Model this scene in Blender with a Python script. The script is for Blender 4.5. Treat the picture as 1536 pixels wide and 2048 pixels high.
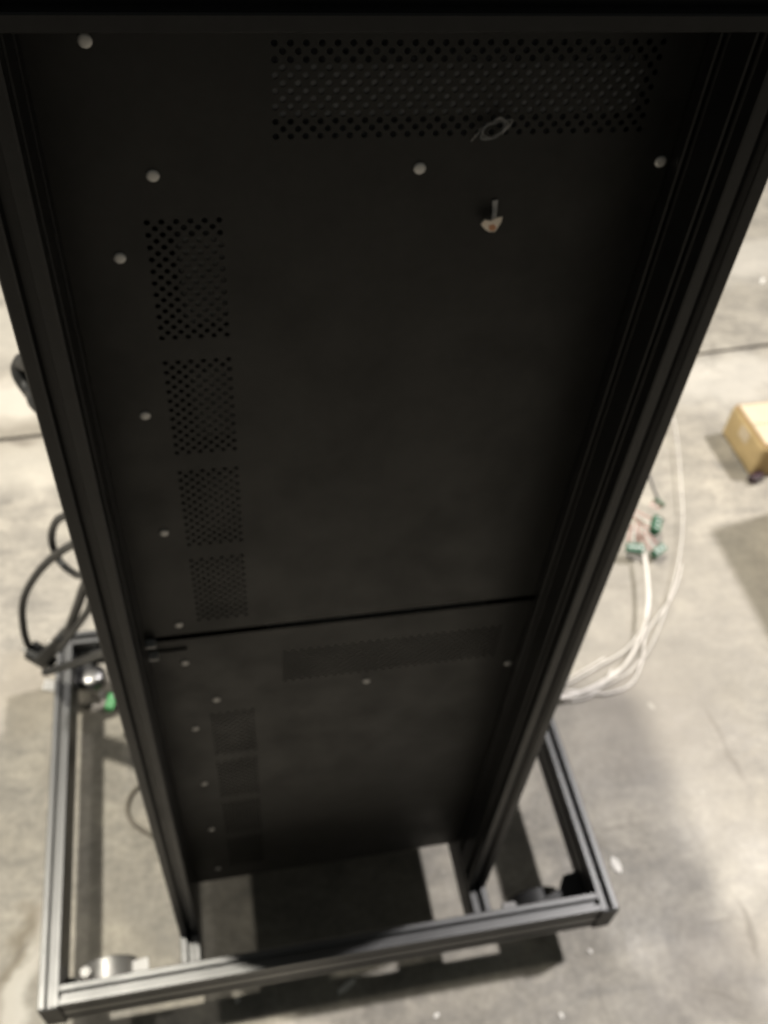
import bpy, bmesh, math, random
from mathutils import Vector, Matrix, noise
random.seed(7)
for o in list(bpy.data.objects):
    bpy.data.objects.remove(o)
sc = bpy.context.scene
C = sc.collection

# ------------------------------------------------------------------ camera
CAM = Vector((0.1193, -0.5225, 1.7360))
RT = Vector((0.98046, -0.18413, 0.06928))
UP = Vector((0.09108, 0.73700, 0.66973))
FW = Vector((0.17438, 0.65033, -0.73936))
FPX = 1867.5
cd = bpy.data.cameras.new('camera')
cam = bpy.data.objects.new('camera', cd)
C.objects.link(cam)
M = Matrix((RT, UP, -FW)).transposed().to_4x4()
M.translation = CAM
cam.matrix_world = M
cd.sensor_fit = 'VERTICAL'
cd.sensor_height = 24.0
cd.sensor_width = 18.0
cd.lens = 24.0 * FPX / 2048.0
cd.clip_start = 0.02
cd.clip_end = 200
cd.dof.use_dof = True
cd.dof.focus_distance = 0.40
cd.dof.aperture_fstop = cd.lens / 1000.0 / 0.0034
sc.camera = cam

# ------------------------------------------------------------------ light: a dim hall with high-bay lamps
w = bpy.data.worlds.new('World')
sc.world = w
w.use_nodes = True
bg = w.node_tree.nodes['Background']
bg.inputs[0].default_value = (0.95, 1.0, 0.93, 1)
bg.inputs[1].default_value = 0.085

def lamp(name, loc, power, size, col, target=(0.4, 0.6, 0.0)):
    l = bpy.data.lights.new(name, 'AREA')
    l.shape = 'DISK'; l.size = size; l.energy = power; l.color = col
    l.spread = math.radians(64)      # beam narrowed to keep the floor before the rack dim
    o = bpy.data.objects.new(name, l)
    C.objects.link(o)
    o.location = loc
    o.rotation_euler = (Vector(target) - Vector(loc)).to_track_quat('-Z', 'Y').to_euler()
    return o
lamp('high_bay_lamp', (-2.2, 1.375, 10.0), 136, 0.45, (1.0, 0.945, 0.815))
lamp('high_bay_lamp', (7.1, 1.9, 10.0), 200, 0.60, (1.0, 0.96, 0.94))
lamp('high_bay_lamp', (-4.5, 8.0, 10.0), 34, 1.2, (1.0, 0.95, 0.88), (0, 1.5, 0))

lamp('high_bay_lamp', (-10.0, 1.0, 8.5), 58, 0.6, (1.0, 0.95, 0.84))
sc.view_settings.view_transform = 'Standard'
sc.view_settings.look = 'None'
sc.view_settings.exposure = 0.0
sc.view_settings.gamma = 1.0
sc.render.resolution_x = 768
sc.render.resolution_y = 1024

# ------------------------------------------------------------------ pixel helpers (a pixel gives a direction; height or depth comes from what it touches)
def ray(px, py):
    return FW * FPX + RT * (px - 768) - UP * (py - 1024)
def onz(px, py, z=0.0):
    v = ray(px, py); return CAM + v * ((z - CAM.z) / v.z)
def ony(px, py, y):
    v = ray(px, py); return CAM + v * ((y - CAM.y) / v.y)

# ------------------------------------------------------------------ materials
def mat(name, col, rough=0.5, metal=0.0, spec=0.5):
    m = bpy.data.materials.new(name); m.use_nodes = True
    b = m.node_tree.nodes['Principled BSDF']
    b.inputs['Base Color'].default_value = (*col, 1)
    b.inputs['Roughness'].default_value = rough
    b.inputs['Metallic'].default_value = metal
    b.inputs['Specular IOR Level'].default_value = spec
    return m
class G:
    """small node-graph helper"""
    def __init__(s, m):
        s.t = m.node_tree; s.b = s.t.nodes['Principled BSDF']
        s.tc = s.t.nodes.new('ShaderNodeTexCoord')
    def n(s, typ, **kw):
        x = s.t.nodes.new(typ)
        for k, v in kw.items():
            if k in x.inputs: x.inputs[k].default_value = v
            else: setattr(x, k, v)
        return x
    def l(s, a, b): s.t.links.new(a, b)
    def noise(s, scale, detail=4, rough=.55, dist=0.0, vec=None):
        x = s.n('ShaderNodeTexNoise'); x.inputs['Scale'].default_value = scale
        x.inputs['Detail'].default_value = detail; x.inputs['Roughness'].default_value = rough
        x.inputs['Distortion'].default_value = dist
        s.l(vec or s.tc.outputs['Object'], x.inputs['Vector']); return x.outputs['Fac']
    def ramp(s, fac, stops):
        x = s.n('ShaderNodeValToRGB'); e = x.color_ramp.elements
        e[0].position, e[0].color = stops[0][0], (*stops[0][1], 1)
        e[1].position, e[1].color = stops[1][0], (*stops[1][1], 1)
        for p, c in stops[2:]:
            q = e.new(p); q.color = (*c, 1)
        s.l(fac, x.inputs['Fac']); return x.outputs['Color']
    def mix(s, fac, a, b, mode='MIX'):
        x = s.n('ShaderNodeMix', data_type='RGBA', blend_type=mode)
        if hasattr(fac, 'links'): s.l(fac, x.inputs['Factor'])
        else: x.inputs['Factor'].default_value = fac
        for sock, v in ((x.inputs['A'], a), (x.inputs['B'], b)):
            if hasattr(v, 'links'): s.l(v, sock)
            else: sock.default_value = (*v, 1)
        return x.outputs['Result']
    def math(s, op, a, b=0.0, c=None):
        x = s.n('ShaderNodeMath', operation=op)
        for i, v in enumerate((a, b, c)):
            if v is None: continue
            if hasattr(v, 'links'): s.l(v, x.inputs[i])
            else: x.inputs[i].default_value = v
        return x.outputs[0]
    def bump(s, h, strength, dist=0.001):
        x = s.n('ShaderNodeBump'); x.inputs['Strength'].default_value = strength
        x.inputs['Distance'].default_value = dist
        s.l(h, x.inputs['Height']); s.l(x.outputs['Normal'], s.b.inputs['Normal'])
    def blob(s, x, y, r, sx=1.0, sy=1.0, rot=0.0, warp=None):
        mp = s.n('ShaderNodeMapping', vector_type='TEXTURE')
        mp.inputs['Location'].default_value = (x, y, 0)
        mp.inputs['Rotation'].default_value = (0, 0, rot)
        mp.inputs['Scale'].default_value = (r * sx, r * sy, r)
        if warp is not None: s.l(warp, mp.inputs['Vector'])
        else: s.l(s.tc.outputs['Object'], mp.inputs['Vector'])
        g = s.n('ShaderNodeTexGradient', gradient_type='SPHERICAL')
        s.l(mp.outputs['Vector'], g.inputs['Vector']); return g.outputs['Fac']

def concrete():
    m = mat('concrete', (.36, .33, .28), .55)
    g = G(m)
    base = g.ramp(g.noise(1.7, 5, .6, .4), [(.30, (.265, .246, .213)), (.70, (.370, .345, .304))])
    mott = g.ramp(g.noise(11, 6, .62, .6), [(.30, (.70, .70, .71)), (.70, (1.20, 1.19, 1.17))])
    c = g.mix(1.0, base, mott, 'MULTIPLY')
    fine = g.ramp(g.noise(70, 4, .65), [(.30, (.82, .82, .82)), (.68, (1.14, 1.14, 1.13))])
    c = g.mix(1.0, c, fine, 'MULTIPLY')
    # long trowel / traffic smears
    mp = g.n('ShaderNodeMapping'); mp.inputs['Scale'].default_value = (3.2, 12, 3); mp.inputs['Rotation'].default_value = (0, 0, .55)
    g.l(g.tc.outputs['Object'], mp.inputs['Vector'])
    sm = g.noise(1.6, 5, .6, .8, mp.outputs['Vector'])
    c = g.mix(1.0, c, g.ramp(sm, [(.35, (.84, .84, .84)), (.68, (1.12, 1.11, 1.09))]), 'MULTIPLY')
    # warped coordinates for stains, painted shade and cracks
    nz = g.n('ShaderNodeTexNoise'); nz.inputs['Scale'].default_value = 9; nz.inputs['Detail'].default_value = 4
    g.l(g.tc.outputs['Object'], nz.inputs['Vector'])
    vm = g.n('ShaderNodeVectorMath', operation='SUBTRACT'); g.l(nz.outputs['Color'], vm.inputs[0]); vm.inputs[1].default_value = (.5, .5, .5)
    vs = g.n('ShaderNodeVectorMath', operation='SCALE'); g.l(vm.outputs[0], vs.inputs[0]); vs.inputs['Scale'].default_value = .16
    va = g.n('ShaderNodeVectorMath', operation='ADD'); g.l(g.tc.outputs['Object'], va.inputs[0]); g.l(vs.outputs[0], va.inputs[1])
    W = va.outputs[0]
    vs2 = g.n('ShaderNodeVectorMath', operation='SCALE'); g.l(vm.outputs[0], vs2.inputs[0]); vs2.inputs['Scale'].default_value = .05
    va2 = g.n('ShaderNodeVectorMath', operation='ADD'); g.l(g.tc.outputs['Object'], va2.inputs[0]); g.l(vs2.outputs[0], va2.inputs[1])
    W2 = va2.outputs[0]
    for (px, py, r, sx, sy, rot, colr, amt) in STAINS_AND_SHADE:
        p = onz(px, py)
        f = g.blob(p.x, p.y, r, sx, sy, rot, W)
        f2 = g.math('MULTIPLY', g.ramp(f, [(.05, (0, 0, 0)), (.55, (1, 1, 1))]), amt)
        c = g.mix(f2, c, colr)
    for (ax, ay, bx, by, wd, amt) in STROKES:
        pa, pb = onz(ax, ay), onz(bx, by); dv = pb - pa
        f = g.blob((pa.x + pb.x) / 2, (pa.y + pb.y) / 2, dv.length * .62, 1.0, wd / dv.length, math.atan2(dv.y, dv.x), W2)
        f2 = g.math('MULTIPLY', g.ramp(f, [(.05, (0, 0, 0)), (.6, (1, 1, 1))]), amt)
        c = g.mix(f2, c, (.17, .15, .125))
    # hairline cracks, only here and there
    vo = g.n('ShaderNodeTexVoronoi', feature='DISTANCE_TO_EDGE'); vo.inputs['Scale'].default_value = 2.3
    g.l(W, vo.inputs['Vector'])
    cr = g.ramp(vo.outputs['Distance'], [(.0, (1, 1, 1)), (.011, (0, 0, 0))])
    mk = g.ramp(g.noise(2.1, 2), [(.50, (0, 0, 0)), (.60, (1, 1, 1))])
    cf = g.math('MULTIPLY', g.math('MULTIPLY', cr, mk), .34)
    c = g.mix(cf, c, (.14, .125, .105))
    # small pale chips and dark pits
    v2 = g.n('ShaderNodeTexVoronoi'); v2.inputs['Scale'].default_value = 26; g.l(W, v2.inputs['Vector'])
    sp = g.ramp(v2.outputs['Distance'], [(.05, (1, 1, 1)), (.16, (0, 0, 0))])
    pick = g.ramp(g.noise(17, 1), [(.60, (0, 0, 0)), (.66, (1, 1, 1))])
    c = g.mix(g.math('MULTIPLY', g.math('MULTIPLY', sp, pick), .5), c, (.56, .53, .47))
    g.l(c, g.b.inputs['Base Color'])
    g.l(g.ramp(g.noise(6, 4), [(.3, (.42, .42, .42)), (.7, (.66, .66, .66))]), g.b.inputs['Roughness'])
    g.b.inputs['Specular IOR Level'].default_value = .35
    hsum = g.math('ADD', g.noise(38, 5, .6, .5), g.math('MULTIPLY', g.noise(8, 3), 1.6))
    g.bump(hsum, .35, .004)
    return m

STROKES = [(1475, 1800, 1525, 1930, .016, .65), (1410, 1410, 1450, 1500, .014, .5), (1445, 1490, 1500, 1570, .018, .5),
           (1160, 1660, 1290, 1640, .008, .3), (1390, 1980, 1500, 2010, .010, .3), (0, 880, 70, 888, .03, .6), (1400, 1850, 1470, 1835, .008, .3),
           (1040, 1780, 1075, 1720, .006, .35), (10, 1920, 60, 1880, .012, .5)]
# stains, worn paint and painted shade on the slab: pixel on the floor, radius, stretch, turn, colour, strength
STAINS_AND_SHADE = [
    (60, 1862, .045, 1.0, 1.0, 0, (.20, .165, .12), .75),
    (40, 1912, .05, 1.0, 1.2, .3, (.19, .16, .115), .8),
    (18, 1985, .06, .6, 1.5, -.3, (.22, .19, .14), .7),
    (48, 1965, .085, .55, 1.5, -.25, (.60, .57, .52), .75),
    (30, 860, .26, 1.0, .5, .1, (.24, .215, .175), .75),
    (45, 800, .20, 1.0, .6, .1, (.58, .54, .47), .65),
    (20, 940, .22, 1.1, .6, .0, (.50, .465, .40), .5),
    (60, 1380, .16, 1.0, .8, .2, (.25, .22, .175), .55),  # shadow of the black leads, painted into the slab colour
    (1470, 520, .35, 1.0, .5, .1, (.52, .49, .44), .5),
    (1450, 760, .30, 1.2, .5, .1, (.54, .51, .46), .55),
    (1340, 1250, .45, 1.2, .8, .6, (.29, .268, .235), .55),  # slab colour darkened around the white leads to tone down bright light
    (1400, 1500, .30, .7, 1.3, .4, (.27, .245, .215), .4),
    (1230, 1480, .20, 1.2, .7, .4, (.26, .235, .205), .4),  # soft shadow of the rack, painted into the slab colour
    (1490, 1720, .22, .8, 1.4, .3, (.44, .41, .37), .25),
    (1440, 1950, .16, 1.2, .8, .3, (.30, .27, .24), .4),
    (60, 660, .3, 1.0, .6, .0, (.47, .44, .38), .45),
]

def brushed_black(name, col, r0, r1, spec=.5, aniso=None, dust=.0):
    m = mat(name, col, r0, 0.0, spec)
    g = G(m)
    n1 = g.noise(14, 5, .6)
    g.l(g.ramp(n1, [(.3, (r0,) * 3), (.7, (r1,) * 3)]), g.b.inputs['Roughness'])
    n2 = g.noise(90, 3, .6)
    cc = g.ramp(n2, [(.35, col), (.75, tuple(v * 1.35 + .003 for v in col))])
    if dust:
        d = g.ramp(g.noise(5, 6, .65, .7), [(.55, (0, 0, 0)), (.78, (1, 1, 1))])
        cc = g.mix(g.math('MULTIPLY', d, dust), cc, (.16, .15, .13))
    g.l(cc, g.b.inputs['Base Color'])
    g.bump(g.noise(900, 2, .5), .05, .0003)
    return m
ANOD = brushed_black('black_anodised_aluminium', (.008, .008, .0085), .34, .44, 1.0, dust=.012)
ANOD.node_tree.nodes['Principled BSDF'].inputs['IOR'].default_value = 1.62
POSTDIM = brushed_black('dimmed_black_post', (.006, .006, .0062), .34, .44, .33, dust=.008)  # shade on uprights and beam, put into a less reflective copy of the rail finish
PANEL = brushed_black('black_powder_coat', (.0034, .0034, .0028), .36, .56, .31, dust=.035)
PLASTIC = brushed_black('black_plastic', (.018, .018, .018), .42, .6, .4)
COVER = brushed_black('black_cover_sheet', (.012, .012, .012), .5, .65, .3)
RUBBER = brushed_black('black_cable_rubber', (.022, .022, .022), .40, .55, .5, dust=.1)
def metal_mat(name, col, r0, r1):
    m = mat(name, col, r0, 1.0)
    g = G(m)
    g.l(g.ramp(g.noise(60, 4), [(.3, (r0,) * 3), (.7, (r1,) * 3)]), g.b.inputs['Roughness'])
    g.l(g.ramp(g.noise(25, 3), [(.3, tuple(v * .8 for v in col)), (.7, col)]), g.b.inputs['Base Color'])
    return m
ZINC = metal_mat('zinc_plated_steel', (.62, .61, .60), .45, .58)
ZINC.node_tree.nodes['Principled BSDF'].inputs['Metallic'].default_value = .3
BOLTM = metal_mat('nickel_bolt', (.60, .585, .565), .35, .5)
BOLTM.node_tree.nodes['Principled BSDF'].inputs['Metallic'].default_value = .25
DULL = metal_mat('dull_grey_steel', (.30, .295, .29), .30, .42)
DULL2 = metal_mat('worn_steel_fork', (.42, .41, .40), .32, .5)
DULL2.node_tree.nodes['Principled BSDF'].inputs['Metallic'].default_value = .6
TYRE = brushed_black('grey_tyre', (.16, .155, .15), .5, .7)
GREYBOX = brushed_black('pale_grey_module', (.80, .80, .81), .45, .6)
MIDMOD = brushed_black('mid_grey_module', (.55, .55, .53), .5, .6)
DARKMOD = brushed_black('dark_module', (.03, .03, .03), .5, .6)
def plain(name, col, rough=.5, var=.12, scale=40, bump=0.0):
    m = mat(name, col, rough); g = G(m)
    g.l(g.ramp(g.noise(scale, 4), [(.3, tuple(v * (1 - var) for v in col)), (.7, tuple(v * (1 + var) for v in col))]), g.b.inputs['Base Color'])
    if bump: g.bump(g.noise(scale * 2, 4), bump, .002)
    return m
WHITEC = plain('white_cable_jacket', (.74, .70, .66), .4)
PINKC = plain('pink_wire', (.45, .17, .16), .45)
GREEN = plain('green_terminal_plastic', (.014, .095, .045), .5, .3, 120)
GREEN2 = plain('light_green_plastic', (.10, .45, .16), .4, .2, 120)
PAPER = plain('white_paper', (.78, .75, .70), .7)
CREAM = plain('cream_paper', (.84, .74, .63), .65)
ORANGE = plain('orange_print', (.62, .30, .16), .6)
THREAD = plain('clear_thread', (.34, .34, .34), .3)
CARD = plain('cardboard', (.50, .37, .185), .75, .16, 14, .35)
CARDTOP = plain('cardboard_lid', (.60, .50, .36), .75, .08, 9, .25)
CARDEDGE = plain('cardboard_seam', (.28, .17, .07), .8)
GROOVE = plain('joint_dirt', (.07, .06, .05), .9)
CONC = concrete()

# ------------------------------------------------------------------ mesh helpers
def link(name, me, m, parent=None):
    o = bpy.data.objects.new(name, me)
    C.objects.link(o)
    if m is not None and not me.materials: me.materials.append(m)
    if parent is not None: o.parent = parent
    return o
def done(name, bm, m, parent=None, smooth=False):
    bmesh.ops.recalc_face_normals(bm, faces=bm.faces[:])
    me = bpy.data.meshes.new(name); bm.to_mesh(me); bm.free()
    if smooth:
        for p in me.polygons: p.use_smooth = True
        try: me.set_sharp_from_angle(angle=math.radians(40))
        except Exception: pass
    return link(name, me, m, parent)
def tag(o, label, cat, group=None):
    o['label'] = label; o['category'] = cat
    if group: o['group'] = group
    return o
def empty(name, loc):
    o = bpy.data.objects.new(name, None); C.objects.link(o); o.location = loc; o.empty_display_size = .05
    return o
def box(bm, a, b, bev=0.0, seg=2, mtx=None):
    vs = [bm.verts.new((x, y, z)) for x in (a[0], b[0]) for y in (a[1], b[1]) for z in (a[2], b[2])]
    fs = [bm.faces.new([vs[i] for i in q]) for q in ((0, 1, 3, 2), (4, 6, 7, 5), (0, 4, 5, 1), (2, 3, 7, 6), (0, 2, 6, 4), (1, 5, 7, 3))]
    if bev:
        es = list({e for f in fs for e in f.edges})
        r = bmesh.ops.bevel(bm, geom=es, offset=bev, segments=seg, affect='EDGES', profile=.6)
        vs = list({v for f in r['faces'] for v in f.verts} | {v for v in vs if v.is_valid})
    if mtx is not None:
        bmesh.ops.transform(bm, matrix=mtx, verts=[v for v in vs if v.is_valid])
def lathe(bm, prof, n=20, mtx=None):
    rings = []
    for r, z in prof:
        rings.append([bm.verts.new((r * math.cos(2 * math.pi * i / n), r * math.sin(2 * math.pi * i / n), z)) for i in range(n)])
    for a, b in zip(rings, rings[1:]):
        for i in range(n):
            bm.faces.new((a[i], a[(i + 1) % n], b[(i + 1) % n], b[i]))
    bm.faces.new(rings[0][::-1]); bm.faces.new(rings[-1])
    if mtx is not None:
        bmesh.ops.transform(bm, matrix=mtx, verts=[v for r in rings for v in r])
def prism(bm, poly, z0, z1, mtx=None):
    a = [bm.verts.new((x, y, z0)) for x, y in poly]; b = [bm.verts.new((x, y, z1)) for x, y in poly]
    n = len(poly)
    bm.faces.new(a[::-1]); bm.faces.new(b)
    for i in range(n): bm.faces.new((a[i], a[(i + 1) % n], b[(i + 1) % n], b[i]))
    if mtx is not None: bmesh.ops.transform(bm, matrix=mtx, verts=a + b)
def crom(pts, step=8):
    P = [Vector(p) for p in pts]; P = [P[0] * 2 - P[1]] + P + [P[-1] * 2 - P[-2]]
    out = []
    for i in range(1, len(P) - 2):
        a, b, c, d = P[i - 1:i + 3]
        for k in range(step):
            t = k / step
            out.append(.5 * ((2 * b) + (c - a) * t + (2 * a - 5 * b + 4 * c - d) * t * t + (3 * b - a - 3 * c + d) * t ** 3))
    out.append(P[-2]); return out
def tube(bm, pts, r, n=8, step=8, smooth=True):
    Q = crom(pts, step) if smooth else [Vector(p) for p in pts]
    rings = []; nrm = None
    for i, p in enumerate(Q):
        t = (Q[min(i + 1, len(Q) - 1)] - Q[max(i - 1, 0)]).normalized()
        if nrm is None:
            nrm = t.orthogonal().normalized()
        nrm = (nrm - t * nrm.dot(t)).normalized()
        bi = t.cross(nrm)
        rr = r(i / (len(Q) - 1)) if callable(r) else r
        rings.append([bm.verts.new(p + (nrm * math.cos(2 * math.pi * k / n) + bi * math.sin(2 * math.pi * k / n)) * rr) for k in range(n)])
    for a, b in zip(rings, rings[1:]):
        for k in range(n): bm.faces.new((a[k], a[(k + 1) % n], b[(k + 1) % n], b[k]))
    bm.faces.new(rings[0][::-1]); bm.faces.new(rings[-1])
def orient(p, zdir, xdir):
    z = Vector(zdir).normalized(); x = Vector(xdir); x = (x - z * x.dot(z)).normalized(); y = z.cross(x)
    m = Matrix((x, y, z)).transposed().to_4x4(); m.translation = Vector(p); return m

# ------------------------------------------------------------------ floor: slab cut by a saw joint
def jy(x): return 1.385 + .077 * (x + .3)
bm = bmesh.new()
J = .0065
xs = [-25, -3, -1.2, -.6, -.2, .3, .8, 1.3, 1.8, 2.4, 4, 25]
off = {x: (random.uniform(-.006, .006) if abs(x) < 5 else 0) for x in xs}
for side in (-1, 1):
    row = [bm.verts.new((x, jy(x) + off[x] + side * J, 0)) for x in xs]
    far = [bm.verts.new((x, side * 25, 0)) for x in xs]
    low = [bm.verts.new((x, jy(x) + off[x] + side * J, -.012)) for x in xs]
    for i in range(len(xs) - 1):
        bm.faces.new((row[i], row[i + 1], far[i + 1], far[i]))
        bm.faces.new((row[i], row[i + 1], low[i + 1], low[i]))
for f in bm.faces:
    f.normal_update()
me = bpy.data.meshes.new('floor'); bmesh.ops.recalc_face_normals(bm, faces=bm.faces[:])
for f in bm.faces:
    if abs(f.normal.z) > .5 and f.normal.z < 0: f.normal_flip()
bm.to_mesh(me); bm.free()
fl = link('floor', me, CONC); fl['kind'] = 'structure'
bm = bmesh.new()
a = [bm.verts.new((x, jy(x) + off[x] - J, -.007)) for x in xs]; b = [bm.verts.new((x, jy(x) + off[x] + J, -.007)) for x in xs]
for i in range(len(xs) - 1): bm.faces.new((a[i], a[i + 1], b[i + 1], b[i]))
gj = done('joint_filler', bm, GROOVE, fl)

# ------------------------------------------------------------------ the rack
S = .030; D = .080; W = .501; ZB = .176; ZR = ZB - D
X0, X1, Y0, YR = -.212, .7132, -.0694, .5825
ZT = 1.5645
rack = empty('equipment_rack', (W / 2, .2, 0))
tag(rack, 'tall black slotted-profile equipment rack standing on a low wheeled base frame', 'rack')
def part(o, parent=None):
    pr = parent or rack
    o.parent = pr
    bpy.context.view_layer.update()
    o.matrix_parent_inverse = pr.matrix_world.inverted()
    return o

def slot_profile(w, h, nw=1, nh=2, open_=.0092, lip=.0022, inner=.0155, depth=.0095):
    """outline of a T-slot extrusion, centred, w along x (nw slots on each short face), h along y (nh slots)"""
    def face(length, n):
        # slot centres along a face, returns list of (u, v) going along +u, v = depth inwards
        out = []
        for i in range(n):
            u = -length / 2 + length * (i + .5) / n
            o, q = open_ / 2, inner / 2
            out += [(u - o - .0012, 0), (u - o, .0010), (u - o, lip), (u - q, lip), (u - q, depth * .62), (u - o * .8, depth),
                    (u + o * .8, depth), (u + q, depth * .62), (u + q, lip), (u + o, lip), (u + o, .0010), (u + o + .0012, 0)]
        return out
    c = .0012
    P = [(-w / 2 + c, -h / 2)]
    P += [(u, -h / 2 + v) for u, v in face(w, nw)] + [(w / 2 - c, -h / 2), (w / 2, -h / 2 + c)]
    P += [(w / 2 - v, u) for u, v in face(h, nh)] + [(w / 2, h / 2 - c), (w / 2 - c, h / 2)]
    P += [(-u, h / 2 - v) for u, v in face(w, nw)] + [(-w / 2 + c, h / 2), (-w / 2, h / 2 - c)]
    P += [(-w / 2 + v, -u) for u, v in face(h, nh)] + [(-w / 2, -h / 2 + c)]
    return P
PROF = slot_profile(S, D)
def extrusion(name, a, b, wdir, m_=None):
    """profile swept from a to b (centre line); wdir = world direction of the 30 mm side"""
    a, b = Vector(a), Vector(b)
    bm = bmesh.new()
    m = orient(a, b - a, wdir)
    prism(bm, PROF, 0, (b - a).length, m)
    o = done(name, bm, m_ or ANOD)
    return part(o)
zc = ZR + D / 2
# base: outer rails run the full depth, cross bars butt between them, inner rails carry the uprights
for x in (X0 + S / 2, X1 - S / 2):
    extrusion('base_rail', (x, Y0, zc), (x, YR + S, zc), (1, 0, 0))
for x in (S / 2, W - S / 2):
    extrusion('base_rail', (x, Y0 + S + .0004, zc), (x, YR - .0004, zc), (1, 0, 0))
for y in (Y0 + S / 2, YR + S / 2):
    extrusion('cross_bar', (X0 + S + .0004, y, zc), (X1 - S - .0004, y, zc), (0, 1, 0))
for x in (S / 2, W - S / 2):
    extrusion('upright', (x, D / 2, ZB + .0006), (x, D / 2, ZT), (1, 0, 0), POSTDIM)
extrusion('top_beam', (S + .0004, D / 2, ZT - S / 2), (W - S - .0004, D / 2, ZT - S / 2), (0, 0, 1), POSTDIM)
for x in (X0 + S / 2, X1 - S / 2):
    for y, s in ((Y0, -1), (YR + S, 1)):
        bm = bmesh.new()
        ya, yb = (y - .0032, y - .0003) if s < 0 else (y + .0003, y + .0032)
        box(bm, (x - S / 2, ya, ZR), (x + S / 2, yb, ZB - .0008), .0008)
        part(done('end_cap', bm, PLASTIC))

# ---- perforated mounting panels
YP = D + .0006
def perf_panel(z0, z1, regions):
    bm = bmesh.new()
    x0, x1 = .006, W - .006
    P = .010
    R_ = [(rx, rz, rx + nx * P, rz + nz * P, nx, nz) for rx, rz, nx, nz in regions]
    xs = sorted({x0, x1} | {v for r in R_ for v in (r[0], r[2])})
    zs = sorted({z0, z1} | {v for r in R_ for v in (r[1], r[3])})
    cache = {}
    def V(x, z):
        k = (round(x, 6), round(z, 6))
        if k not in cache: cache[k] = bm.verts.new((x, 0, z))
        return cache[k]
    for i in range(len(xs) - 1):
        for j in range(len(zs) - 1):
            cx, cz = (xs[i] + xs[i + 1]) / 2, (zs[j] + zs[j + 1]) / 2
            if any(r[0] < cx < r[2] and r[1] < cz < r[3] for r in R_): continue
            bm.faces.new((V(xs[i], zs[j]), V(xs[i + 1], zs[j]), V(xs[i + 1], zs[j + 1]), V(xs[i], zs[j + 1])))
    hr = .00222
    def diamond(cx, cz):
        c = [V(cx + .005, cz), V(cx, cz + .005), V(cx - .005, cz), V(cx, cz - .005)]
        h = [bm.verts.new((cx + hr * math.cos(math.radians(45 * k)), 0, cz + hr * math.sin(math.radians(45 * k)))) for k in range(8)]
        for q in range(4):
            a, b = c[q], c[(q + 1) % 4]
            h0, h1, h2 = h[2 * q], h[2 * q + 1], h[(2 * q + 2) % 8]
            bm.faces.new((a, b, h2, h1)); bm.faces.new((a, h1, h0))
    for rx, rz, rx2, rz2, nx, nz in R_:
        for i in range(nx):
            for j in range(nz): diamond(rx + (i + .5) * P, rz + (j + .5) * P)
        for i in range(1, nx):
            for j in range(1, nz): diamond(rx + i * P, rz + j * P)
        for i in range(nx):           # edge triangles close the lattice
            for z, s in ((rz, 1), (rz2, -1)):
                pass
        # boundary half-diamonds
        for i in range(nx + 1):
            for z, s in ((rz, 1), (rz2, -1)):
                l = V(max(rx, rx + i * P - .005), z); r = V(min(rx2, rx + i * P + .005), z)
                t = V(rx + i * P, z + s * .005)
                if i in (0, nx): t = V(rx + i * P, z + s * .005)
                if l is not r: bm.faces.new((l, r, t))
        for j in range(1, nz):
            for x, s in ((rx, 1), (rx2, -1)):
                bm.faces.new((V(x, rz + j * P - .005), V(x, rz + j * P + .005), V(x + s * .005, rz + j * P)))
    for f in bm.faces:
        f.normal_update()
    bmesh.ops.reverse_faces(bm, faces=[f for f in bm.faces if f.normal.y > 0])
    me = bpy.data.meshes.new('panel'); bm.to_mesh(me); bm.free()
    o = link('panel', me, PANEL); o.location = (0, YP, 0)
    s = o.modifiers.new('thickness', 'SOLIDIFY'); s.thickness = .002; s.offset = -1
    return part(o)
SQ = [.598, .4735, .349, .2245]
def regions(dz): return [(.175, .758 + dz, 27, 7)] + [(.084, z + dz, 6, 11) for z in SQ]
HP = .675
p_low = perf_panel(ZB + .001, .8705, regions(0))
p_up = perf_panel(.8805, 1.5465, regions(HP))
p_up['label'] = 'upper black panel with a perforated strip and four perforated squares'
p_low['label'] = 'lower black panel below the open seam, perforated like the one above'

# bolts: button heads with a hex recess, shared mesh
bm = bmesh.new()
n = 12; prof = [(.0050, 0), (.0049, .0007), (.0043, .0013), (.0026, .0016), (.0012, .0017)]
lathe(bm, prof, 12)
bmesh.ops.recalc_face_normals(bm, faces=bm.faces[:])
bolt_me = bpy.data.meshes.new('bolt'); bm.to_mesh(bolt_me); bm.free()
for p_ in bolt_me.polygons: p_.use_smooth = True
bolt_me.materials.append(BOLTM)
def bolt(x, z, parent, sc_=1.0):
    o = bpy.data.objects.new('bolt', bolt_me); C.objects.link(o)
    o.location = (x, YP - .0001, z); o.rotation_euler = (math.pi / 2, random.uniform(0, 6), 0); o.scale = (sc_ * .92,) * 3
    part(o, parent)
for dz, pn in ((HP, p_up), (0, p_low)):
    for z in (.825, .676, .525, .375, .224): bolt(.067, z + dz, pn)
    for x in (.097, .281, .464): bolt(x, .738 + dz, pn)

# latch tabs that hold the lower panel against the left upright
for z in (.877, .853):
    bm = bmesh.new(); box(bm, (S + .0005, YP - .011, z - .0016), (S + .0105, YP - .0006, z + .0016), .0006)
    part(done('latch_tab', bm, ZINC), p_low)
bm = bmesh.new(); box(bm, (S + .011, YP - .0026, .8520), (S + .042, YP - .0004, .8540), .0005)
part(done('latch_bar', bm, PLASTIC), p_low)

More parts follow.
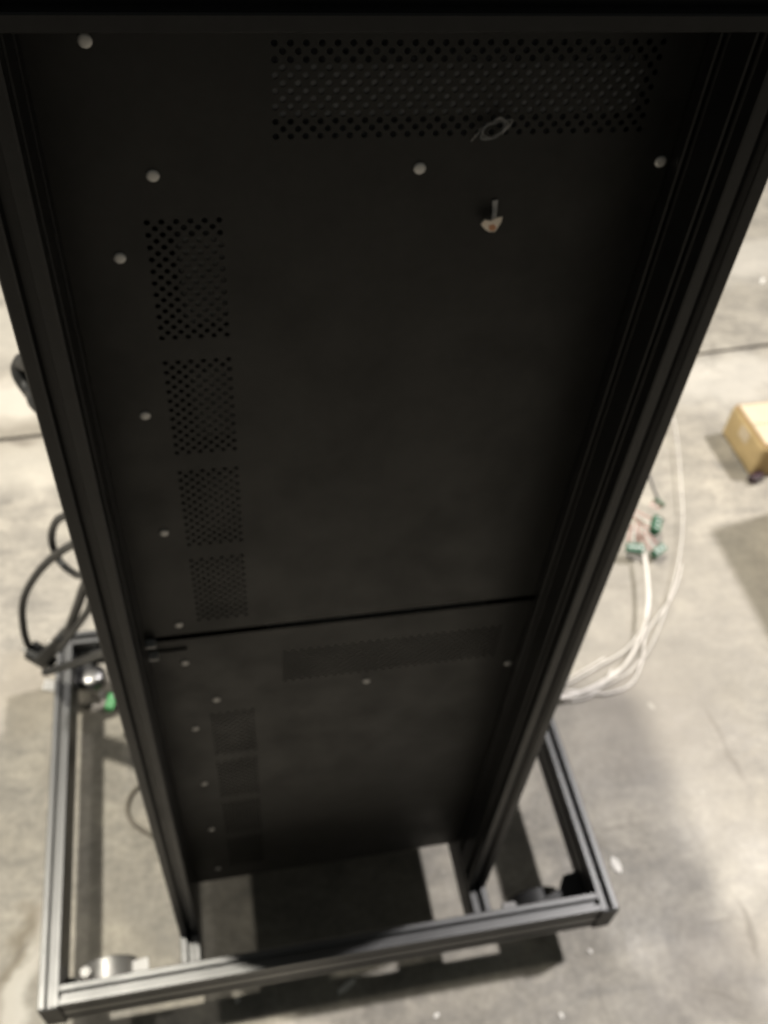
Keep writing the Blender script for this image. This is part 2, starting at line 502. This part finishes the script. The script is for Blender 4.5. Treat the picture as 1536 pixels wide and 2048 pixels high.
# rear cover and modules behind the perforations
bm = bmesh.new()
YC = .570
XA, XB, ZA, ZC = .010, W - .010, ZB + .012, 1.542
box(bm, (XA, YC, ZA), (XB, YC + .0015, ZC))
for x in (XA, XB - .0015): box(bm, (x, YP + .0026, ZA + .0016), (x + .0015, YC - .0004, ZC - .0016))
for z in (ZA, ZC - .0015): box(bm, (XA, YP + .0026, z), (XB, YC - .0004, z + .0015))
part(done('back_cover', bm, COVER))
for (a, b) in (((.165, YP + .012, 1.4445), (.44, YP + .07, 1.480)), ((.165, YP + .012, 1.36), (.44, YP + .07, 1.4245)), ((.165, YP + .03, .70), (.44, YP + .08, .80))):
    bm = bmesh.new(); box(bm, a, b, .002); part(done('power_module', bm, GREYBOX))
for dz in (HP, 0):
    for z in SQ:
        bm = bmesh.new(); box(bm, (.108, YP + .012, z + dz + .010), (.152, YP + .05, z + dz + .086), .002)
        part(done('fan_module', bm, DARKMOD if dz == 0 else MIDMOD))

# casters
def caster(x, y, ang, corner, plate, big=False, dome=None):
    """swivel caster in the inside corner of the base; ang = trailing direction of the wheel"""
    root = empty('caster', (x, y, 0)); part(root)
    sx, sy = corner
    cx, cy = plate
    bm = bmesh.new()
    if big: P = [(0, 0), (sx * .070, 0), (sx * .070, sy * .024), (sx * .040, sy * .034), (sx * .026, sy * .056), (0, sy * .060)]
    else: P = [(0, 0), (sx * .026, 0), (sx * .026, sy * .012), (sx * .012, sy * .026), (0, sy * .026)]
    P = [(cx + sx * .0004 + px, cy + sy * .0004 + py) for px, py in P]
    prism(bm, P, ZR + .012, ZR + .018)
    prism(bm, P[:2] + [(P[1][0], P[1][1] + sy * .003), (P[0][0], P[0][1] + sy * .003)], ZR + .018, ZR + .050)
    part(done('corner_bracket', bm, PLASTIC), root)
    m = Matrix.Translation((x, y, 0))
    zt = ZR + (.010 if dome else -.036)
    bm = bmesh.new()
    if dome:
        lathe(bm, [(.010, zt + .006), (.020, zt + .004), (.028, zt - .002), (.033, zt - .011), (.034, zt - .020), (.028, zt - .024), (.016, zt - .027)], 28, m)
    else:
        lathe(bm, [(.008, zt + .034), (.008, zt + .001), (.014, zt), (.014, zt - .010)], 16, m)
    part(done('swivel_housing', bm, DULL if dome else ZINC, None, True), root)
    d = Vector((math.cos(ang), math.sin(ang), 0)); s = Vector((-d.y, d.x, 0))
    off = .032; wr = .037
    wc = Vector((x, y, wr)) + d * off
    bm = bmesh.new()
    hw = .021; N = 14; ro = wr + .010; ri = wr + .0065
    for t0, t1 in ((-hw, -hw + .003), (hw - .003, hw)):
        pl = [(-ro, -.004), (ro * .75, -.004)] + [(ro * math.cos(a_), ro * math.sin(a_)) for a_ in [math.pi * k / N for k in range(1, N)]]
        prism(bm, pl, t0, t1, orient(wc, -s, d))
    arch = [(ro * math.cos(math.pi * k / N), ro * math.sin(math.pi * k / N)) for k in range(2, N + 1)] + [(ri * math.cos(math.pi * k / N), ri * math.sin(math.pi * k / N)) for k in range(N, 1, -1)]
    prism(bm, arch, -hw, hw, orient(wc, -s, d))
    lathe(bm, [(.0045, -hw - .004), (.0045, hw + .004)], 10, orient(wc, -s, d))
    part(done('fork', bm, PLASTIC if big else DULL2, None, True), root)
    bm = bmesh.new()
    lathe(bm, [(.010, -.013), (wr - .004, -.013), (wr, -.008), (wr, .008), (wr - .004, .013), (.010, .013)], 28, orient(wc, -s, d))
    part(done('wheel', bm, TYRE, None, True), root)
    bm = bmesh.new()
    box(bm, (ro - .006, -.012, .010), (ro + .024, .012, .016), .002, 2, orient(wc, (0, 0, 1), d) @ Matrix.Rotation(math.radians(-14), 4, 'Y'))
    part(done('brake_pedal', bm, TYRE if big else ZINC), root)
caster(X0 + S + .024, Y0 + S + .038, math.radians(2), (1, 1), (X0 + S, Y0 + S))
caster(X1 - S - .038, Y0 + S + .034, math.radians(182), (-1, 1), (X1 - S, Y0 + S), True)
caster(X0 + S + .022, YR - .030, math.radians(170), (1, -1), (X0 + S, YR), False, True)
caster(X1 - S - .030, YR - .030, math.radians(120), (-1, -1), (X1 - S, YR))

# ------------------------------------------------------------------ cables
def cable(name, label, cat, pts, r, m, group=None):
    root = empty(name, (pts[0][0], pts[0][1], pts[0][2])); tag(root, label, cat, group)
    bm = bmesh.new(); tube(bm, pts, r, 10, 8)
    o = done('jacket', bm, m, None, True); part(o, root)
    return root
def zp(px, py, z): return onz(px, py, z)

# black leads behind the left upright
pts = [Vector((.06, .20, .70)), ony(215, 1075, .30), ony(140, 1092, .40), ony(80, 1140, .46), ony(47, 1200, .50), ony(48, 1262, .50), ony(62, 1300, .50), ony(80, 1318, .49)]
c1 = cable('power_lead', 'thick black power lead looping out behind the rack to its moulded plug', 'cable', pts, .0064, RUBBER)
bm = bmesh.new()
pa = ony(62, 1300, .50); pb = ony(100, 1322, .48)
m = orient(pa, pb - pa, (0, 0, 1))
L = (pb - pa).length
box(bm, (-.012, -.016, -.004), (.012, .016, L), .004, 3, m)
box(bm, (-.0075, -.010, L * .8), (.0075, .010, L * 1.25), .003, 3, m)
part(done('plug', bm, PLASTIC, None, True), c1)
bm = bmesh.new()
m2 = orient(pa, pb - pa, (0, 0, 1))
for s_ in (-.006, .006):
    box(bm, (-.003, s_ - .0012, -.016), (.003, s_ + .0012, -.004), 0, 1, m2)
part(done('prong', bm, ZINC), c1)
pts = [ony(88, 1322, .485), ony(112, 1296, .47), ony(135, 1262, .44), ony(152, 1220, .40), ony(172, 1165, .34), ony(195, 1120, .27), Vector((.05, .20, .80))]
c2 = cable('signal_lead', 'black lead rising steeply from the plug behind the rack', 'cable', pts, .0076, RUBBER)
bm = bmesh.new()
pa = ony(84, 1318, .485); pb = ony(125, 1277, .455)
m = orient(pa, pb - pa, (0, 0, 1)); L = (pb - pa).length
box(bm, (-.011, -.014, 0), (.011, .014, L * 1.15), .004, 3, m)
part(done('plug', bm, PLASTIC, None, True), c2)
bm = bmesh.new(); m3 = orient(ony(97, 1296, .475), ony(108, 1274, .46) - ony(97, 1296, .475), (0, 0, 1))
box(bm, (-.004, -.0035, 0), (.004, .0035, .030), .001, 2, m3)
part(done('tag', bm, PAPER), c2)
pts = [ony(90, 1345, .46), ony(125, 1334, .44), ony(165, 1322, .41), ony(205, 1308, .36), ony(240, 1300, .28), Vector((.08, .20, .52))]
c3 = cable('flat_lead', 'dark grey lead crossing above the left base rail toward the rack', 'cable', pts, .0072, RUBBER)
pts = [Vector((.06, .20, .85)), ony(175, 1040, .36), ony(120, 1036, .44), ony(103, 1075, .48), ony(118, 1120, .47), ony(150, 1148, .43), ony(205, 1175, .33), Vector((.05, .2, .60))]
cable('coiled_lead', 'grey-black lead coiled tightly against the back of the left upright', 'cable', pts, .0060, RUBBER)
pts = [Vector((.05, .20, 1.30)), ony(75, 705, .26), ony(45, 724, .30), ony(42, 748, .30), ony(66, 785, .28), ony(105, 830, .22), Vector((.06, .2, .98))]  # bulges past the upright
cable('upper_lead', 'black lead bulging out high up behind the left upright', 'cable', pts, .0095, RUBBER)
pts = [ony(118, 1300, .45), ony(150, 1258, .41), ony(175, 1222, .36), ony(205, 1180, .28), Vector((.05, .2, .74))]
cable('thin_lead', 'thinner dark lead running beside the steep black lead', 'cable', pts, .0056, RUBBER)
# grey lead on the floor inside the base
pts = [zp(300, 1560, .006), zp(268, 1580, .006), zp(254, 1612, .006), zp(262, 1640, .006), zp(290, 1662, .006), zp(340, 1690, .006)]
cable('floor_lead', 'thin grey-brown lead curled on the floor inside the base frame', 'cable', pts, .0040, plain('grey_brown_jacket', (.17, .15, .12), .5))

# white leads on the floor right of the rack
WG = 'white leads curling on the floor beside the rack'
wl = [
    ('white lead swinging out in the widest curve and ending on open concrete', [(1090, 1370, .04), (1130, 1380, .014), (1171, 1384, .008), (1214, 1387, .006), (1261, 1368, .006), (1284, 1322, .008), (1290, 1270, .012), (1312, 1238, .014), (1339, 1200, .014), (1356, 1160, .012), (1363, 1130, .008)]),
    ('thin white lead running straight on past the green connectors', [(1325, 760, .08), (1344, 825, .03), (1356, 890, .024), (1362, 965, .022), (1366, 1040, .020), (1358, 1120, .020), (1336, 1205, .018), (1302, 1290, .014), (1262, 1340, .012), (1215, 1368, .010), (1160, 1392, .010), (1100, 1400, .03)]),
    ('thickest white lead with a sleeve leading to the green connectors', [(1085, 1400, .05), (1140, 1391, .016), (1190, 1374, .016), (1236, 1344, .02), (1270, 1298, .03), (1290, 1248, .036), (1297, 1200, .04), (1294, 1150, .04), (1288, 1105, .04), (1284, 1085, .04)]),
    ('white lead lowest of the bundle, close under the black upright', [(1080, 1395, .03), (1118, 1400, .008), (1152, 1400, .006), (1184, 1390, .008), (1211, 1363, .012), (1224, 1340, .014)]),
    ('short white lead fraying off the middle of the bundle', [(1085, 1398, .04), (1138, 1388, .012), (1175, 1377, .010), (1214, 1356, .012), (1246, 1332, .014)]),
    ('white strand on the upper side of the bundle', [(1090, 1385, .05), (1138, 1366, .014), (1171, 1348, .012), (1210, 1325, .014), (1249, 1301, .018), (1284, 1262, .024)]),
    ('thin white strand highest of the bundle, half hidden by the upright', [(1095, 1380, .05), (1148, 1352, .012), (1180, 1334, .010), (1210, 1316, .010)]),
]
for k_, (lab, pp) in enumerate(wl):
    pts = [zp(*q) for q in pp]
    r_ = (.0020, .0014, .0025, .0019, .0017, .0017, .0015)[k_]
    o = cable('white_lead', lab, 'cable', pts, r_, WHITEC, WG)
    if k_ == 2:
        bm = bmesh.new(); tube(bm, [zp(1292, 1240, .037), zp(1297, 1200, .04), zp(1294, 1150, .04), zp(1289, 1112, .04)], .0045, 10, 6)
        part(done('sleeve', bm, WHITEC, None, True), o)

def connector(px, py, z, ang, label, size=1.0, m=GREEN, tilt=.3, wires=True):
    p = zp(px, py, z)
    root = empty('terminal_connector', (p.x, p.y, p.z)); tag(root, label, 'connector', 'green terminal connectors')
    mt = Matrix.Translation(p) @ Matrix.Rotation(ang, 4, 'Z') @ Matrix.Rotation(tilt, 4, 'X') @ Matrix.Scale(size, 4)
    bm = bmesh.new()
    prism(bm, [(-.008, -.007), (.008, -.007), (.008, .004), (.003, .009), (-.008, .009)], -.016, .016, mt @ Matrix.Rotation(math.pi / 2, 4, 'Y'))
    part(done('housing', bm, m), root)
    for k in range(3):
        bm = bmesh.new()
        lathe(bm, [(.0026, 0), (.0026, .0012)], 8, mt @ Matrix.Translation((-.010 + .010 * k, .0005, .0079)))
        part(done('terminal_screw', bm, ZINC), root)
        if not wires: continue
        bm = bmesh.new()
        a = mt @ Vector((-.010 + .010 * k, .008, 0)); b_ = mt @ Vector((-.010 + .008 * k, .024, .004 * (k - 1))); c_ = mt @ Vector((-.004 + .004 * k, .050, .004))
        tube(bm, [a, b_, c_], .0014, 6, 5)
        part(done('wire', bm, PINKC if k % 2 == 0 else WHITEC, None, True), root)
connector(1311, 1052, .05, math.radians(60), 'large bright green connector uppermost in the bunch of white leads', 1.45)
connector(1270, 1098, .035, math.radians(-15), 'green connector lying closest to the black upright', 1.3)
connector(1317, 1102, .03, math.radians(30), 'green connector at the tip of the bunch, apart from the leads', 1.2)
connector(1318, 1006, .06, math.radians(120), 'dull green connector with a grey lead entering from above', .85, plain('dull_green', (.07, .12, .07), .5))
connector(222, 1406, .10, math.radians(75), 'pale green connector between the left base rail and the upright', 1.0, GREEN2, .3, False)
bm = None
pts = [zp(1318, 1000, .06), zp(1308, 980, .09), zp(1295, 945, .14), zp(1270, 900, .2)]
cable('grey_lead', 'short grey lead dropping to the dull green connector', 'cable', pts, .0032, plain('grey_jacket', (.16, .16, .17), .5))

# ------------------------------------------------------------------ loose thread and paper tag on the upper panel
bm = bmesh.new()
yt = YP - .006
loop = []
cx, cz_ = 990, 257
for k in range(34):
    a = k * .60
    rx = 34 - .35 * k + 4 * math.sin(k * 1.7); ry = 15 + 3 * math.sin(k * 2.3)
    x = rx * math.cos(a); y_ = ry * math.sin(a)
    ca, sa = math.cos(-.55), math.sin(-.55)
    loop.append(ony(cx + x * ca - y_ * sa, cz_ + x * sa + y_ * ca, yt + .004 * math.sin(k * 1.1)))
tail = [ony(942, 283, YP - .001), ony(955, 268, yt), ony(968, 254, yt)]
tube(bm, tail + loop, .00032, 5, 5)
th = done('thread_coil', bm, THREAD, None, True)
tag(th, 'tangled coil of clear thread hanging below the perforated strip', 'thread')
tg = empty('paper_tag', ony(985, 450, YP - .006)); tag(tg, 'small torn cream paper tag with an orange patch stuck on the upper panel', 'tag')
def sheet(name, outline, y, th_, m, parent, bulge=0):
    bm = bmesh.new()
    f = [bm.verts.new(ony(px, py, y - bulge * (.5 - abs(i / len(outline) - .5)))) for i, (px, py) in enumerate(outline)]
    b = [bm.verts.new(v.co + Vector((0, th_, 0))) for v in f]
    n = len(f)
    bm.faces.new(f); bm.faces.new(b[::-1])
    for i in range(n): bm.faces.new((f[i], f[(i + 1) % n], b[(i + 1) % n], b[i]))
    bmesh.ops.triangulate(bm, faces=[q for q in bm.faces if len(q.verts) > 4])
    part(done(name, bm, m), parent)
sheet('paper', [(962, 449), (970, 440), (982, 442), (994, 436), (1005, 434), (1003, 444), (996, 455), (990, 463), (978, 464), (969, 458)], YP - .007, .0012, CREAM, tg, .006)
sheet('orange_patch', [(978, 452), (988, 449), (993, 455), (988, 462), (979, 461)], YP - .0145, .0008, ORANGE, tg)
sheet('grey_strip', [(985, 402), (996, 400), (994, 420), (992, 438), (983, 440), (985, 420)], YP - .0012, .0008, THREAD, tg)  # narrow grey strip above the paper

# ------------------------------------------------------------------ tan box and an added shadow caster to the right
def carton(name, label, x0, y0, x1, y1, h, rot=0.0):
    root = empty(name, (x0, y0, 0)); tag(root, label, 'box')
    mt = Matrix.Translation((x0, y0, 0)) @ Matrix.Rotation(rot, 4, 'Z')
    dx, dy = x1 - x0, y1 - y0
    bm = bmesh.new(); box(bm, (0, 0, .0), (dx, dy, h), .016, 5, mt); part(done('carton_body', bm, CARD, None, True), root)
    bm = bmesh.new(); box(bm, (.006, .006, h - .004), (dx - .006, dy - .006, h + .0015), .001, 1, mt); part(done('lid_edge', bm, CARDEDGE), root)
    bm = bmesh.new(); box(bm, (.012, .012, h - .002), (dx - .012, dy * .5 - .001, h + .0045), .0012, 2, mt)
    part(done('lid_flap', bm, CARDTOP), root)
    bm = bmesh.new(); box(bm, (.012, dy * .5 + .001, h - .002), (dx - .012, dy - .012, h + .0045), .0012, 2, mt)
    part(done('lid_flap', bm, CARDTOP), root)
    bm = bmesh.new(); box(bm, (-.0008, dy * .5 - .022, h * .55), (.0012, dy * .5 + .022, h - .012), 0, 1, mt); part(done('packing_tape', bm, CARDTOP), root)
    return root
carton('cardboard_box', 'low tan cardboard box with a paler lid on the concrete', 1.536, 1.005, 1.86, 1.185, .108, math.radians(1.5))
carton('shadow_caster_carton', 'unseen carton added out of view to cast the floor shadow at the right', 1.60, .42, 1.95, .89, .45)  # added out of view to cast the floor shadow; its form is assumed
bm = bmesh.new()
p = zp(1512, 955, .012)
box(bm, (-.020, -.012, -.011), (.020, .012, .012), .004, 3, Matrix.Translation(p) @ Matrix.Rotation(.4, 4, 'Z'))
tag(done('plastic_block', bm, plain('dark_maroon_plastic', (.03, .012, .018), .4), None, True), 'dark maroon plastic block at the corner of the low tan box', 'block')

# ------------------------------------------------------------------ litter and one painted patch of light on the concrete
def scrap(px, py, lx, ly, ang, label):
    p = zp(px, py, 0)
    bm = bmesh.new()
    n = 6
    out = [(lx * math.cos(2 * math.pi * k / n + .3) * random.uniform(.7, 1.1), ly * math.sin(2 * math.pi * k / n + .3) * random.uniform(.7, 1.1)) for k in range(n)]
    prism(bm, out, 0, .0016, Matrix.Translation(p + Vector((0, 0, .0003))) @ Matrix.Rotation(ang, 4, 'Z') @ Matrix.Rotation(.06, 4, 'X'))
    tag(done('scrap_or_light_fleck', bm, PAPER), label, 'scrap', 'paper scraps on the concrete')
scrap(1525, 562, .020, .007, .9, 'bright white paper scrap beyond the saw joint in the floor')
for px, py, lab in ((475, 2001, 'pale paper crumb in the dark shadow under the front bar'),
                    (873, 2031, 'pale paper crumb just outside the shadow of the front bar'),
                    (1122, 2031, 'pale paper crumb on open concrete before the base frame'),
                    (1180, 1903, 'pale paper crumb below the right end of the front bar'),
                    (1232, 1730, 'crumpled paper scrap against the outer side of the right base rail')):
    scrap(px, py, .006 if px != 1232 else .017, .004 if px != 1232 else .012, random.uniform(0, 3), lab)
scrap(693, 1972, .022, .007, .5, 'long pale sliver standing for a patch of light in the shadow before the front bar')  # patch of light between shadows, put in as a pale sliver
